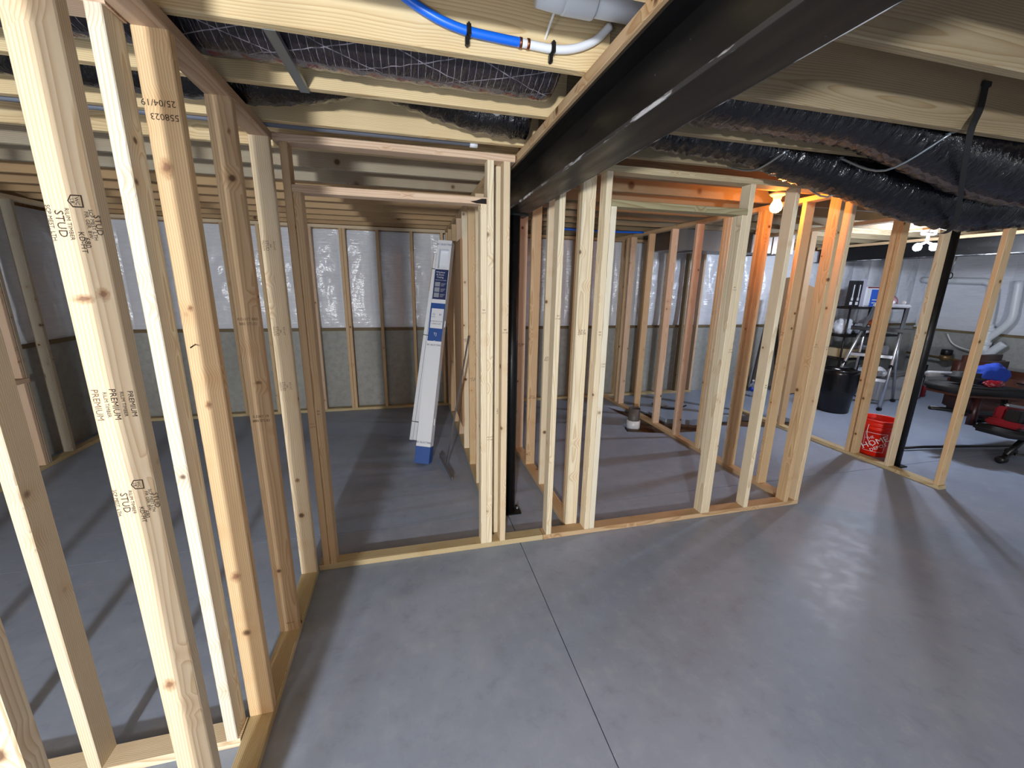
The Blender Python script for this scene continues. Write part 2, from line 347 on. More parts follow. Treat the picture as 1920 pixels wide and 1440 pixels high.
# steel beams
def ibeam(name,label,x,y0,y1,zb,zt,wd):
    o=empty(name,(x,y0,zb),label,'steel beam','black steel beams')
    bm=bmesh.new(); L=y1-y0; t=.011
    box(bm,(x,y0+L/2,zb+t/2),(wd,L,t)); finish('bottom_flange',bm,STEEL,o)
    bm=bmesh.new(); box(bm,(x,y0+L/2,(zb+zt)/2),(.009,L,zt-zb-2*t)); 
    for s in(-1,1):
        for zz in (zb+t,zt-t):
            pass
    finish('web',bm,STEEL,o)
    bm=bmesh.new(); box(bm,(x,y0+L/2,zt-t/2),(wd,L,t)); finish('top_flange',bm,STEEL,o)
    for s in(-1,1):
        bm=bmesh.new(); box(bm,(x+s*(wd/2-.001),y0+L/2,zb+t/2),(.003,L,t+.0012)); finish('worn_lit_edge',bm,EDGE,o)  # chipped flange edge, its pale strip doubling as a painted highlight
    return o
b1=ibeam('steel_beam','big black steel I-beam running overhead from the near top edge to the middle',.727,-3.2,6.0,2.24,2.46,.155)
lum('nailer_plate',b1,(.712,-3.2,2.48),(.712,6.0,2.48),.158,.04,X,TAN,TREATED)
b2=ibeam('steel_beam','far black steel beam over the storage shelves at right',7.1,1.2,6.0,2.24,2.46,.155)
lum('nailer_plate',b2,(7.1,1.2,2.48),(7.1,6.0,2.48),.158,.04,X,TAN,TREATED)
def column(x,y,label,top=2.24):
    o=empty('steel_column',(x,y,0),label,'column','black steel columns')
    lathe('shaft',[(.044,.012),(.044,top-.012)],STEEL,o,(x,y,0),24)
    bbox('base_plate',(x,y,.006),(.17,.13,.012),STEEL,o,bev=.002); bbox('cap_plate',(x,y,top-.006),(.17,.13,.012),STEEL,o,bev=.002)
    for s in(-1,1): lathe('bolt',[(.011,.012),(.011,.026),(.005,.027),(.005,.034)],GALV,o,(x+s*.066,y,0),6)
column(.727,2.875,'black round steel column right behind the doorway wall under the big beam')
column(4.885,2.86,'black round steel column beside the red-orange bucket at right',2.5)
# ------------------------------------------------------------------ framed partitions
def wallframe(label,loc=(0,0,0)): return empty('stud_wall',loc,label,'wall frame','timber stud partition frames')
# left near partition (runs away from the camera)
W1=wallframe('near left partition frame with grade-stamped studs running away from the camera',(-.655,1.5,0))
plate('bottom_plate',W1,-.70,-.61,.40,2.435,0,OLIVE,TREATED); 
plate('top_plate',W1,-.70,-.61,.40,2.45,UP,lin(192,168,144))
S1=stud(W1,-.70,.645,'x',col=CREAM); SB=stud(W1,-.70,1.083,'x',col=CREAM); SK=stud(W1,-.70,1.522,'x',col=KRAFT); S3=stud(W1,-.70,1.952,'x',col=TAN); S4=stud(W1,-.70,2.394,'x',col=CREAM)
# perpendicular wall going left from it
W0=wallframe('left cross partition frame going off to the left with two near studs',(-1.9,1.48,0))
plate('bottom_plate',W0,-3.4,-.705,1.436,1.525,0,PALE,TREATED); plate('top_plate',W0,-3.4,-.705,1.436,1.525,UP,PINK)
stud(W0,-.752,1.436,'y',col=WHITEW); SL=stud(W0,-1.192,1.436,'y',col=PALE); stud(W0,-1.60,1.436,'y',col=CREAM); stud(W0,-2.0,1.436,'y',col=CREAM)
stud(W0,-2.42,1.436,'y',col=CREAM); stud(W0,-2.84,1.436,'y',col=PALE); stud(W0,-3.26,1.436,'y',col=CREAM)
# front wall left of the beam, with a doorway
FL=wallframe('front partition frame holding the left doorway, between left wall and steel beam',(0,2.5,0))
plate('bottom_plate',FL,-.61,.872,2.45,2.539,0,OLIVE,TREATED); plate('top_plate',FL,-.61,.622,2.45,2.539,UP,PINK)
stud(FL,-.583,2.45,'y',col=TAN); stud(FL,-.543,2.45,'y',z1=2.219,col=TAN); stud(FL,.424,2.45,'y',z1=2.219,col=PALE); stud(FL,.463,2.45,'y',col=PALE); stud(FL,.557,2.45,'y',col=CREAM)
lum('header',FL,(-.544,2.4945,2.238),(.462,2.4945,2.238),.089,.038,Y,PINK)
# front wall right of the beam, with a doorway
FR=wallframe('front partition frame holding the right doorway, from steel beam to the right corner',(2,2.5,0))
plate('bottom_plate',FR,.876,3.158,2.45,2.539,0,TAN,TREATED); plate('top_plate',FR,.81,3.158,2.45,2.539,UP,lin(190,180,150))
stud(FR,.897,2.45,'y',col=PALE); stud(FR,1.193,2.45,'y',col=PALE); stud(FR,1.233,2.45,'y',z1=2.255,col=WHITEW)
stud(FR,2.19,2.45,'y',z1=2.255,col=PALE); stud(FR,2.230,2.45,'y',col=PALE); stud(FR,2.60,2.45,'y',col=PALE); stud(FR,3.01,2.45,'y',col=KRAFT); stud(FR,3.12,2.45,'y',col=CREAM)
lum('header',FR,(1.2315,2.4945,2.275),(2.2295,2.4945,2.275),.089,.040,Y,lin(170,164,132),TREATED)
# partitions running back
C1=wallframe('partition frame along the right side of the left back room behind the leaning boxes',(.58,4.2,0))
plate('bottom_plate',C1,.535,.624,2.541,5.94,0,OLIVE,TREATED); plate('top_plate',C1,.535,.622,2.541,5.94,UP,KRAFT)
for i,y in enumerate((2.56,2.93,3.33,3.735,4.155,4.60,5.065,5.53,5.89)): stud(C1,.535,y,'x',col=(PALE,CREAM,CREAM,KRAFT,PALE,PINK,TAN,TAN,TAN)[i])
C2=wallframe('partition frame just right of the black middle column, running to the back wall',(1.12,4.2,0))
plate('bottom_plate',C2,1.08,1.169,2.541,5.94,0,TAN,TREATED); plate('top_plate',C2,1.08,1.169,2.541,5.94,UP,TAN)
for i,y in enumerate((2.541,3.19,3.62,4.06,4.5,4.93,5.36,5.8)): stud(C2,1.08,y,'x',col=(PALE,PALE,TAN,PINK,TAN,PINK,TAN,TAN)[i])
stud(C2,1.08,2.582,'x',col=TAN)
P2=wallframe('partition frame along the right side of the bulb-lit room behind the right doorway',(3.11,4.2,0))
plate('bottom_plate',P2,3.068,3.157,2.541,5.94,0,TAN,TREATED); plate('top_plate',P2,3.068,3.157,2.541,5.94,UP,KRAFT)
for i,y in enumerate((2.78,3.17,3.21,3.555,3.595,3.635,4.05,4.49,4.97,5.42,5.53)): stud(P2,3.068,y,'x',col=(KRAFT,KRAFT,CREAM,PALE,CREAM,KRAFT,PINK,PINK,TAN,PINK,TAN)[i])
P3=wallframe('far right partition frame in front of the storage corner with bucket behind it',(4.73,3.3,0))
plate('bottom_plate',P3,4.69,4.779,2.366,4.9,0,OLIVE,TREATED); plate('top_plate',P3,4.665,4.754,2.366,4.9,UP,CREAM)
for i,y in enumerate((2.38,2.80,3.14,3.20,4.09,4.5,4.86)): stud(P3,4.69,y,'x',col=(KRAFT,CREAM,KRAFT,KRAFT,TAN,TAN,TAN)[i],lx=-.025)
# frames standing against the foundation
B1=wallframe('frame standing against the back foundation wall of the left room',(-1.4,5.98,0))
plate('bottom_plate',B1,-3.40,.62,5.942,6.03,0,OLIVE,TREATED); plate('top_plate',B1,-3.40,.62,5.942,6.03,UP,CREAM)
for x in (-3.39,-2.98,-2.58,-2.17,-1.78,-1.19,-.825,-.785,-.37,.065,.47,): stud(B1,x,5.942,'y',col=random.choice((PINK,KRAFT,TAN)))
B2=wallframe('frame standing against the back foundation wall behind the bulb-lit rooms',(3,5.98,0))
plate('bottom_plate',B2,1.18,4.75,5.942,6.03,0,OLIVE,TREATED); plate('top_plate',B2,1.18,4.75,5.942,6.03,UP,TAN)
for x in (1.2,1.62,2.03,2.44,2.86,3.25,3.64,4.05,4.42,4.70): stud(B2,x,5.942,'y',col=random.choice((PINK,BROWN,TAN)))
LW=wallframe('frame standing against the left foundation wall with a small window opening and sill',(-3.45,3.8,0))
plate('bottom_plate',LW,-3.49,-3.401,1.53,5.94,0,OLIVE,TREATED); plate('top_plate',LW,-3.49,-3.401,1.53,5.94,UP,CREAM)
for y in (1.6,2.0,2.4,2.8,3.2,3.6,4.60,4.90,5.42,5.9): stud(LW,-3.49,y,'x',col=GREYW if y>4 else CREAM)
stud(LW,-3.49,4.555,'x',z1=.84,col=PINK); stud(LW,-3.49,3.64,'x',z1=.84,col=CREAM)
plate('window_sill',LW,-3.49,-3.38,3.64,4.598,.842,PINK); stud(LW,-3.49,4.555,'x',z0=.884,z1=2.1,col=PINK); plate('header',LW,-3.49,-3.401,3.64,4.598,2.102,PINK)
# ---- stamps on the studs
def st(par,s,p,size,mat=INK,face='y',flip=False):
    """vertical reading stamp; face 'y': on a -Y face, '-x': on a -X face, '+x': on a +X face"""
    right=Vector((0,0,-1 if not flip else 1)); nrm={'y':Vector((0,-1,0)),'-x':Vector((-1,0,0)),'+x':Vector((1,0,0))}[face]
    return text('stamp',s,Vector(p),right,nrm.cross(right),size,mat,par)
def grade(sobj,xl,y,z,mat=INK):
    for s,dx,sz in (('SCP MEST, LTH.',.006,.0105),('STUD',.022,.021),('RILIM TIMBER',.036,.0105),('KD-HT',.052,.014),('680',.060,.014),('FIR GER. BW',.068,.0095),('SCP MEST LTH',.076,.0095),('STUD',.085,.016)):
        st(sobj,s,(xl+dx,y,z-(.035 if s in('KD-HT','680') else 0)),sz,mat)
    bm=bmesh.new(); p=[(0,.013),(.012,.006),(.012,-.013),(-.012,-.013),(-.012,.006)]
    a=[bm.verts.new((x,0,zz)) for x,zz in p]; b=[bm.verts.new((x*.82,0,zz*.82)) for x,zz in p]
    for i in range(5): bm.faces.new((a[i],a[(i+1)%5],b[(i+1)%5],b[i]))
    finish('stamp_logo',bm,mat,sobj,Matrix.Translation((xl+.054,y-.0006,z+.045)) @ Matrix.Rotation(math.radians(-90),4,'Y'))
    text('stamp','WC',(xl+.057,y,z+.045),(0,0,-1),(1,0,0),.009,mat,sobj); text('stamp','LB',(xl+.049,y,z+.045),(0,0,-1),(1,0,0),.009,mat,sobj)
grade(SB,-.70,1.083,1.885); grade(SB,-.70,1.083,1.255)
for dx,s,sz in ((.012,'PREMIUM',.018),(.030,'RILIM TIMBER',.010),(.045,'PREMIUM',.018),(.062,'RILIM TIMBER',.010),(.078,'PREMIUM',.015)): st(SB,s,(-.70+dx,1.083,1.50),sz,INKB if dx<.02 else INK)
text('stamp','25/04/19',(-.662,1.522,2.265),(-1,0,0),(0,0,-1),.024,INK,SK); text('stamp','558023',(-.652,1.522,2.23),(-1,0,0),(0,0,-1),.024,INK,SK)
for z,ss in ((1.62,'KD-HT 880'),(1.19,'S-DRY 19')): 
    text('stamp',ss,(-.655,1.952,z),(1,0,0),(0,0,1),.016,INKB if z>1.5 else INK,S3); text('stamp','880 STUD',(-.655,1.952,z-.02),(1,0,0),(0,0,1),.016,INKB if z>1.5 else INK,S3)
text('stamp','KD-HT',(-.648,1.952,.085),(1,0,0),(0,0,1),.012,INK,S3)
for z in (1.95,1.52,1.22):
    for dx,s,sz in ((.012,'PREMIUM',.012),(.028,'STUD',.02),(.044,'680',.012),(.060,'KD-HT',.014)): st(S4,s,(-.70+dx,2.394,z),sz,INKB)
# small mill marks on the farther frames
rr=random.Random(3)
MARK=('KD-HT','STUD','880','S-P-F','2 BTR','HT 680')
for fr,face in ((C1,'y'),(C2,'y'),(P2,'-x'),(P3,'-x'),(FR,'y'),(FL,'y'),(LW,'+x')):
    for ch in [c for c in fr.children if c.name.startswith('stud')]:
        W=WM[ch.name]; p=W.translation; z=rr.uniform(.7,1.8); dep=W.to_3x3() @ Vector((0,0,1)); 
        narrow = (fr in (FR,FL)) ; 
        if face=='y': q=Vector((p.x,p.y-(.0445 if narrow else .019),z)); r=(1,0,0)
        elif face=='-x': q=Vector((p.x-.0445-.0,p.y,z)); r=(0,-1,0)
        else: q=Vector((p.x+.0445,p.y,z)); r=(0,1,0)
        if fr is P3: continue
        sz=.012 if (narrow or face!='y') else .024
        text('stamp',rr.choice(MARK),q,r,(0,0,1),sz,INKB if rr.random()<.5 else INK,ch,.001)
        text('stamp',rr.choice(MARK),q+Vector((0,0,-.018)),r,(0,0,1),sz,INKB,ch,.001)
# grown-over knots showing as swirled ovals
def mk_knot():
    k = NT('knot_swirl'); P = k.new('ShaderNodeTexCoord').outputs['Object']; l = k.new('ShaderNodeVectorMath', operation='LENGTH'); n = k.noise(P,1.8,4,.65)
    k.ln(P,l.inputs[0]); d = k.math('ADD',l.outputs['Value'],k.math('MULTIPLY_ADD',n,.80,-.40)); r = k.math('FRACT',k.math('MULTIPLY',d,7.))
    c = k.mix(k.ramp(d,.25,.45),lin(140,100,74),lin(206,168,122)); c = k.mix(k.math('MULTIPLY',k.math('POWER',r,2.5),.6),c,lin(150,100,62))
    k.ln(c,k.b.inputs['Base Color']); k.b.inputs['Roughness'].default_value=.65; k.ln(k.ramp(d,.85,.25,0.,.72),k.b.inputs['Alpha']); return k.m
KNOT = mk_knot()
def knot(par,x,y,z,rx,rz):
    bm=bmesh.new(); bmesh.ops.create_circle(bm,cap_ends=True,segments=28,radius=1.2); bm.verts.ensure_lookup_table()
    o=finish('knot',bm,KNOT,par,Matrix.Translation((x,y-.0008,z)) @ Matrix.Rotation(math.pi/2,4,'X') @ Matrix.Diagonal((rx,rz,1,1)))
knot(SK,-.668,1.522,2.095,.026,.040); knot(SK,-.666,1.522,.70,.026,.034); knot(SK,-.662,1.522,1.37,.016,.022); knot(SK,-.668,1.522,1.69,.013,.016)
knot(SB,-.668,1.083,1.735,.030,.014); knot(SB,-.632,1.083,1.745,.018,.020); knot(SB,-.672,1.083,.705,.022,.030); knot(S3,-.646,1.952,1.345,.022,.012); knot(S4,-.66,2.394,.66,.02,.02); knot(S3,-.632,1.952,2.33,.010,.018)
# black bark wane on the right end of the left doorway header
hd_=[c for c in FL.children if c.name.startswith('header')][0]
bm=bmesh.new(); A=[bm.verts.new((x,2.4485,z)) for x,z in((.458,2.221),(.458,2.248),(.43,2.247),(.40,2.236),(.365,2.229),(.40,2.221))]; B=[bm.verts.new((v.co.x,2.4515,v.co.z)) for v in A]; bm.faces.new(A); bm.faces.new(B[::-1])
for i in range(6): bm.faces.new((A[i],A[(i+1)%6],B[(i+1)%6],B[i]))
tag(finish('bark_patch',bm,plain('bark',(30,20,16),.9),hd_),'black bark left on the board end')
# nail standing out of the knotty stud
tube('nail',[(-.671,1.522,1.575),(-.666,1.478,1.571)],.0022,BLACKP,SK,6)
# ------------------------------------------------------------------ plumbing and services under the near joist
J1F=1.521
pex=empty('water_pipe',(.4,J1F,2.55),'blue water pipe turning white, clipped under the near joist face','pipe')
yp=J1F-.018
tube('blue_section',[(-.05,yp,2.66),(.01,yp,2.625),(.063,yp,2.598),(.14,yp,2.569),(.222,yp,2.553),(.31,yp,2.548),(.395,yp,2.545)],.0135,BLUEP,pex,14,6)
tube('white_section',[(.415,yp,2.544),(.502,yp,2.542),(.56,yp,2.549),(.613,yp,2.566),(.66,yp,2.592),(.70,yp-.01,2.63)],.0130,WHITEP,pex,14,6)
lathe('coupling',[(.0125,-.022),(.0125,.022)],WHITEP,pex,n=16,mw=Matrix.Translation((.405,yp,2.5445)) @ Matrix.Rotation(math.pi/2,4,'Y'))
for dx in(-.013,.013): lathe('crimp_ring',[(.0155,-.004),(.0155,.004)],COPPER,pex,n=16,mw=Matrix.Translation((.405+dx,yp,2.5445)) @ Matrix.Rotation(math.pi/2,4,'Y'))
for x,z in ((.222,2.553),(.502,2.542)):
    c=bbox('pipe_clip',(x,yp-.002,z),(.014,.036,.036),BLACKP,pex,bev=.004); bbox('clip_tail',(x-.004,yp+.004,z-.026),(.012,.022,.026),BLACKP,pex,bev=.003)
pv=empty('drain_pipe',(.6,1.38,2.6),'white drain pipe with a coupling crossing under the floor beside the big beam','pipe')
ry=Matrix.Rotation(math.pi/2,4,'Y')
lathe('pipe_run',[(.042,-.5),(.042,-.19)],PVC,pv,n=28,mw=Matrix.Translation((1.0,1.38,2.625)) @ ry)
lathe('coupling',[(.049,-.05),(.050,-.045),(.050,.045),(.049,.05)],PVC,pv,n=28,mw=Matrix.Translation((.54,1.38,2.625)) @ ry)
lathe('bend',[(.043,-.09),(.048,-.02),(.049,0)],PVC,pv,n=28,mw=Matrix.Translation((.50,1.38,2.625)) @ ry)
tag(tube('cable',[(.52,1.33,2.72),(.505,1.40,2.67),(.487,1.47,2.61),(.482,1.53,2.572)],.004,WIRE,None,8,5),'thin white cable dropping beside the drain pipe into the near joist','cable')
tag(tube('cable',[(.44,2.02,2.66),(.45,1.99,2.58),(.43,2.0,2.515),(.40,2.03,2.535),(.35,2.08,2.60)],.005,WIRE,None,8,6),'white cable loop poking out of the second ceiling bay near the big beam','cable')
cond=empty('conduit',(-1,2.2,2.5),'grey conduit lying above the left doorway top plate','conduit')
tube('tube',[(-3.3,2.415,2.512),(.36,2.415,2.512)],.0165,plain('grey_conduit',(112,118,130),.35),cond,12)
tube('fitting',[(.36,2.415,2.512),(.40,2.415,2.512)],.020,WHITEP,cond,12)
def strap(name,label,a,b,wd=.032,mat=GALV):
    o=empty(name,tuple((Vector(a)+Vector(b))/2),label,'bridging strap','steel bridging straps'); M=frame(a,b,(1,0,0)); L=(Vector(b)-Vector(a)).length
    bm=bmesh.new(); box(bm,(0,0,0),(L,wd,.002)); box(bm,(0,wd/2,-.007),(L,.002,.016)); box(bm,(0,-wd/2,-.007),(L,.002,.016)); finish('channel',bm,mat,o,M)
    for e,p in ((-1,a),(1,b)):
        bm=bmesh.new(); box(bm,(e*(L/2-.02),0,-.004),(.045,wd*.8,.004)); finish('end_tab',bm,mat,o,M)
    return o
strap('bridging','galvanised steel bridging strap crossing the duct bay above the left side',(-.362,1.55,2.498),(-.352,1.96,2.494))
for nm,mz,a,b in (('thin steel bridging rod beside the drooping foil-seamed duct',2.385,(2.479,1.56,2.494),(2.37,1.99,2.494)),('thin steel bridging rod below the printed duct over the right doorway',2.445,(1.995,1.99,2.494),(1.955,2.33,2.494)),('short steel bridging rod near the low duct over the right doorway corner',2.335,(2.62,1.99,2.494),(2.44,2.33,2.494))):
    o=empty('bridging',a,nm,'bridging strap','steel bridging straps'); tube('rod',[a,((a[0]+b[0])/2,(a[1]+b[1])/2,mz),b],.0055,GALV,o,8,6)
    for p in (a,b): bbox('end_tab',(p[0],p[1],p[2]+.002),(.02,.03,.003),GALV,o,bev=0)
# ------------------------------------------------------------------ flexible ducts
def duct(name,label,pts,rad,mat,seed,wr=.012,nr=26,step=.022,flat=1.0,start=0.):
    P=smooth_path(pts,24); S=[P[0]]; acc=0
    for a,b in zip(P,P[1:]):
        d=(b-a).length; acc+=d
        if acc>=step: S.append(b); acc=0
    o=empty(name,tuple(S[len(S)//2]),label,'duct','black flexible ducts')
    bm=bmesh.new(); uvl=bm.loops.layers.uv.new('UVMap'); rings=[]; u0=0
    for i,p in enumerate(S):
        t=(S[min(i+1,len(S)-1)]-S[max(i-1,0)]).normalized(); up=Vector(Z)-t*t.z; up.normalize(); sd=t.cross(up)
        if i: u0+=(p-S[i-1]).length
        r0=rad(i/(len(S)-1)) if callable(rad) else rad; row=[]
        for j in range(nr):
            a=2*math.pi*j/nr; wv=wr*(.55*math.sin(u0*2*math.pi/.075+noise.noise((j*.35,u0*5,seed))*4.+a)+.9*noise.noise((u0*34,math.cos(a)*3.+seed,math.sin(a)*3)))
            rr_=r0+wv; row.append(bm.verts.new(p+up*math.cos(a)*rr_*flat+sd*math.sin(a)*rr_))
        rings.append((row,u0))
    for (A,ua),(B,ub) in zip(rings,rings[1:]):
        for j in range(nr):
            f=bm.faces.new((A[j],A[(j+1)%nr],B[(j+1)%nr],B[j]))
            for l,uv in zip(f.loops,((ua,j/nr),(ua,(j+1)/nr),(ub,(j+1)/nr),(ub,j/nr))): l[uvl].uv=uv
    bm.faces.new(rings[0][0][::-1]); bm.faces.new(rings[-1][0])
    finish('jacket',bm,mat,o,None,True); return o
def by(k): return 1.54+.406*k+.203
duct('flexible_duct','black flexible duct with white scrim lines filling the near left joist bay',[(-2.6,by(0),2.60),(-.6,by(0)+.0,2.615),(-.1,by(0),2.61),(.58,by(0),2.605)],.155,DUCTL,1.,.006,40,.02,.70)
duct('flexible_duct','black flexible duct sagging in the second left ceiling bay near the beam',[(-2.6,by(1),2.62),(-.9,by(1),2.585),(-.45,by(1),2.60),(-.12,by(1),2.66),(.15,by(1),2.61),(.40,by(1),2.565),(.60,by(1),2.56)],.105,DUCTB,2.,.010,26,.022,.8)
dC=duct('flexible_duct','black flexible duct with shiny seam drooping from the nearer right ceiling bay',[(.83,by(0),2.60),(1.5,by(0),2.60),(2.1,by(0),2.59),(2.4,by(0)+.0,2.555),(2.75,by(0)-.02,2.485),(3.1,by(0)-.04,2.43),(3.5,by(0)-.08,2.42),(4.3,by(0)-.15,2.42),(5.2,by(0)-.4,2.38)],lambda t:.125+.05*min(1,max(0,(t-.35)/.3)),DUCTC,3.,.010,30,.02)
dB=duct('flexible_duct','black flexible duct with printed jacket hanging low past the right end of the doorway wall',[(.83,by(1),2.61),(1.3,by(1),2.60),(1.9,by(1),2.575),(2.25,by(1)-.02,2.52),(2.6,by(1)-.05,2.47),(3.0,by(1)-.09,2.39),(3.46,by(1)-.10,2.335),(3.9,by(1)-.14,2.36),(4.4,by(1)-.2,2.42),(5.0,by(1)-.3,2.42)],lambda t:.105+.055*min(1,max(0,(t-.28)/.25)),DUCTB,4.,.012,30,.02)
# print on the duct jacket
for s,x,z,sz in (('R-4.2',1.42,2.515,.06),('TINT',1.30,2.535,.045),('UL',1.62,2.52,.05)):
    text('print',s,(x,by(1)-.075,z-.0),(-1,0,0),(0,.55,-.8),sz,BLACKP,dB,.012)
hang=empty('hanging_strap',(2.0,1.12,2.3),'black webbing strap holding the low duct up to the joist at top right','strap')
def ribbon(name,pts,wd,mat,par,wdir=(1,0,0)):
    P=smooth_path(pts,6); bm=bmesh.new(); a=[];b=[];wv=Vector(wdir)
    for p in P: a.append((bm.verts.new(p-wv*wd/2),bm.verts.new(p+wv*wd/2)))
    for q,r in zip(a,a[1:]): bm.faces.new((q[0],q[1],r[1],r[0]))
    o=finish(name,bm,mat,par); md=o.modifiers.new('s','SOLIDIFY'); md.thickness=.002; return o
ribbon('webbing',[(2.547,1.515,2.684),(2.533,1.505,2.58),(2.46,1.475,2.475),(2.62,1.56,2.36),(3.13,1.84,2.20),(3.42,2.05,2.155),(3.5,2.2,2.18)],.042,BLACKC,hang)
bbox('strap_fold',(2.547,1.512,2.684),(.05,.012,.022),BLACKC,hang,bev=.002)
tag(tube('cable',[(.83,1.925,2.64),(1.2,1.915,2.59),(1.6,1.91,2.58),(2.0,1.915,2.56),(2.45,1.92,2.535),(2.9,1.92,2.52)],.0055,WIRE,None,8,6),'white cable stapled along the second right joist face','cable')
# sheet metal trunk in the far bays
tr=empty('trunk_duct',(4.4,4.8,2.3),'sheet metal trunk duct hanging far behind the bulb-lit room','duct')
bbox('trunk',(4.2,5.0,2.37),(1.9,.5,.25),SHEET,tr,bev=.003)
for x in (3.6,4.8): bbox('flange',(x,5.0,2.37),(.03,.52,.27),SHEET,tr,bev=.003)
tube('round_branch',[(3.35,4.9,2.55),(3.35,4.9,2.37)],.08,SHEET,tr,18)
tag(tube('blue_pipe',[(1.8,5.2,2.48),(2.6,5.15,2.47),(3.05,5.1,2.475)],.014,BLUEP,None,10,4),'blue water pipe across the ceiling of the bulb-lit room','pipe')
# ------------------------------------------------------------------ lamps that show
bx=2.80; byy=2.80
lf=empty('bulb_holder',(bx,byy,2.5),'white porcelain lamp holder with a glowing warm bulb behind the right doorway','light')
bbox('junction_box',(bx,byy,2.525),(.10,.10,.05),plain('box_blue',(60,48,44),.5),lf,bev=.006)
lathe('lamp_base',[(.058,0),(.058,-.008),(.045,-.020),(.030,-.028),(.027,-.046),(.024,-.050)],plain('porcelain',(240,228,206),.3),lf,(bx,byy,2.497))
EMB=plain('warm_bulb',(255,220,170),.3,emit=(255,150,62),estr=230.)
lathe('bulb',[(.018,-.048),(.026,-.060),(.038,-.080),(.042,-.100),(.037,-.122),(.021,-.137),(.004,-.142)],EMB,lf,(bx,byy,2.497),24)
lx,ly=5.90,3.69
ld=empty('twin_light',(lx,ly,2.4),'white twin head ceiling light glaring under the far beam','light')
bbox('mounting_board',(lx,3.775,2.489),(.09,.44,.022),KRAFTM,ld,bev=.002)
bbox('base_plate',(lx,ly,2.448),(.14,.09,.06),plain('lamp_white',(235,235,235),.4),ld,bev=.01)
tube('stem',[(lx,ly,2.43),(lx,ly,2.34)],.014,plain('lamp_neck',(220,220,220),.4),ld,10)
EML=plain('cool_lamp',(255,255,255),.3,emit=(225,236,255),estr=1050.)
for s in(-1,1):
    tube('neck',[(lx,ly,2.345),(lx+s*.045,ly-s*.03,2.315)],.013,PAPER,ld,10)
    lathe('lamp_head',[(.010,.042),(.030,.03),(.040,0),(.034,-.026),(.015,-.040)],EML,ld,(lx+s*.062,ly-s*.042,2.285),20)
# ------------------------------------------------------------------ leaning boxes and square in the left room
def leanbox(name,label,foot,head,wd,dp,mat,cat='box',z_up=(1,0,0)):
    f=Vector(foot);h=Vector(head); L=(h-f).length; a=(h-f).normalized(); wv=Vector(z_up)-a*a.dot(Vector(z_up)); wv.normalize(); n=wv.cross(a)  # n: towards camera side if wv~+x, a~+z => -? 
    o=empty(name,foot,label,cat); M=Matrix((wv,a,n)).transposed().to_4x4(); M.translation=f; return o,M,L,wv,a,n
o,M,L,wv,a,n=leanbox('long_carton','tall white carton with navy printed label leaning on the left room partition',(.085,3.93,.012),(.415,4.45,2.19),.15,.11,CARTON,z_up=(1,-.35,0))
W_,D_=.145,.11
def facebox(nm,x0,x1,y0,y1,mat,t=.0012,zoff=D_/2):
    bm=bmesh.new(); box(bm,((x0+x1)/2,(y0+y1)/2,zoff+t/2),(x1-x0,y1-y0,t)); return finish(nm,bm,mat,o,M)
sgn=1
bm=bmesh.new(); 
def shell(y0,y1,win=None):
    if win: 
        y2,y3,xm=win
        box(bm,(0,(y0+y2)/2,0),(W_,y2-y0,D_)); box(bm,(0,(y3+y1)/2,0),(W_,y1-y3,D_)); box(bm,(0,(y2+y3)/2,-.03),(W_,y3-y2,D_-.06))
        for s in(-1,1): box(bm,(s*(W_/2-.012),(y2+y3)/2,D_/2-.03),(.024,y3-y2,.06))
    else: box(bm,(0,(y0+y1)/2,0),(W_,y1-y0,D_))
shell(.17,L,(L-.29,L-.09,0)); car=finish('carton_body',bm,CARTON,o,M)
bbox('end_cap',(0,.085,0),(W_+.006,.17,D_+.006),ROYAL,o,bev=.004,mw=M)
facebox('window_insert',-.048,.048,L-.29,L-.09,plain('beige_inner',(190,188,176),.6),.002,-.008)
yl0=L*.545; 
facebox('label_panel',-W_/2,W_/2,yl0,L-.60,ROYAL,.0012)
facebox('label_panel',-W_/2+.004,W_/2-.004,L-.64,L-.30,NAVY,.0018)
facebox('label_panel',-W_/2+.012,W_/2-.008,L-.90,L-.70,PAPER,.0022)
facebox('label_strip',-W_/2,W_/2,L-.645,L-.605,PAPER,.0024)
bm=bmesh.new(); box(bm,(-W_/2-.0008,(yl0+L-.12)/2,0),(.0012,L-.12-yl0,D_)); finish('label_side',bm,NAVY,o,M)
def ft(s,x,y,sz,mat,off=.003,flip=1):
    p=M @ Vector((x,y,D_/2)); return text('print',s,p,wv,a,sz,mat,o,off)
ft('BD SELECTREE',.0,L-.045,.024,NAVY); ft('BD SELECTREE',0,yl0-.04,.022,NAVY); ft('BD SELECTREE',0,.21,.024,NAVY)
ft('Window',-.01,L-.33,.026,PAPER); ft('& Door',-.01,L-.355,.026,PAPER); ft('Casing',-.01,L-.38,.026,PAPER); ft('INSTALLATION GUIDE',0,L-.41,.011,PAPER)
for i in range(3):
    facebox('picture',-.056,-.004,L-.475-i*.055,L-.43-i*.055,GREYPR,.0026)
    for j in range(3): facebox('text_line',.006,.056-.01*j,L-.445-i*.055-j*.012,L-.440-i*.055-j*.012,GREYPR,.0026)
ft('12',-.035,L-.76,.028,NAVY,.004); ft('81',.035,L-.76,.028,NAVY,.004); ft('PACK',-.035,L-.785,.014,NAVY,.004); ft('INTERIOR DOOR',.0,L-.83,.016,NAVY,.004); ft('CASING SET',0,L-.855,.018,NAVY,.004)
ft('TJ',0,L-.96,.04,PAPER,.004); ft('O',0,L-1.04,.04,PAPER,.004); ft('EASY INSTALL',0,L-1.10,.014,PAPER,.004)
for y in (.42,1.42): bbox('staple_tab',(W_/2+.004,y,.0),(.008,.07,.02),CARTON,o,bev=.002,mw=M)
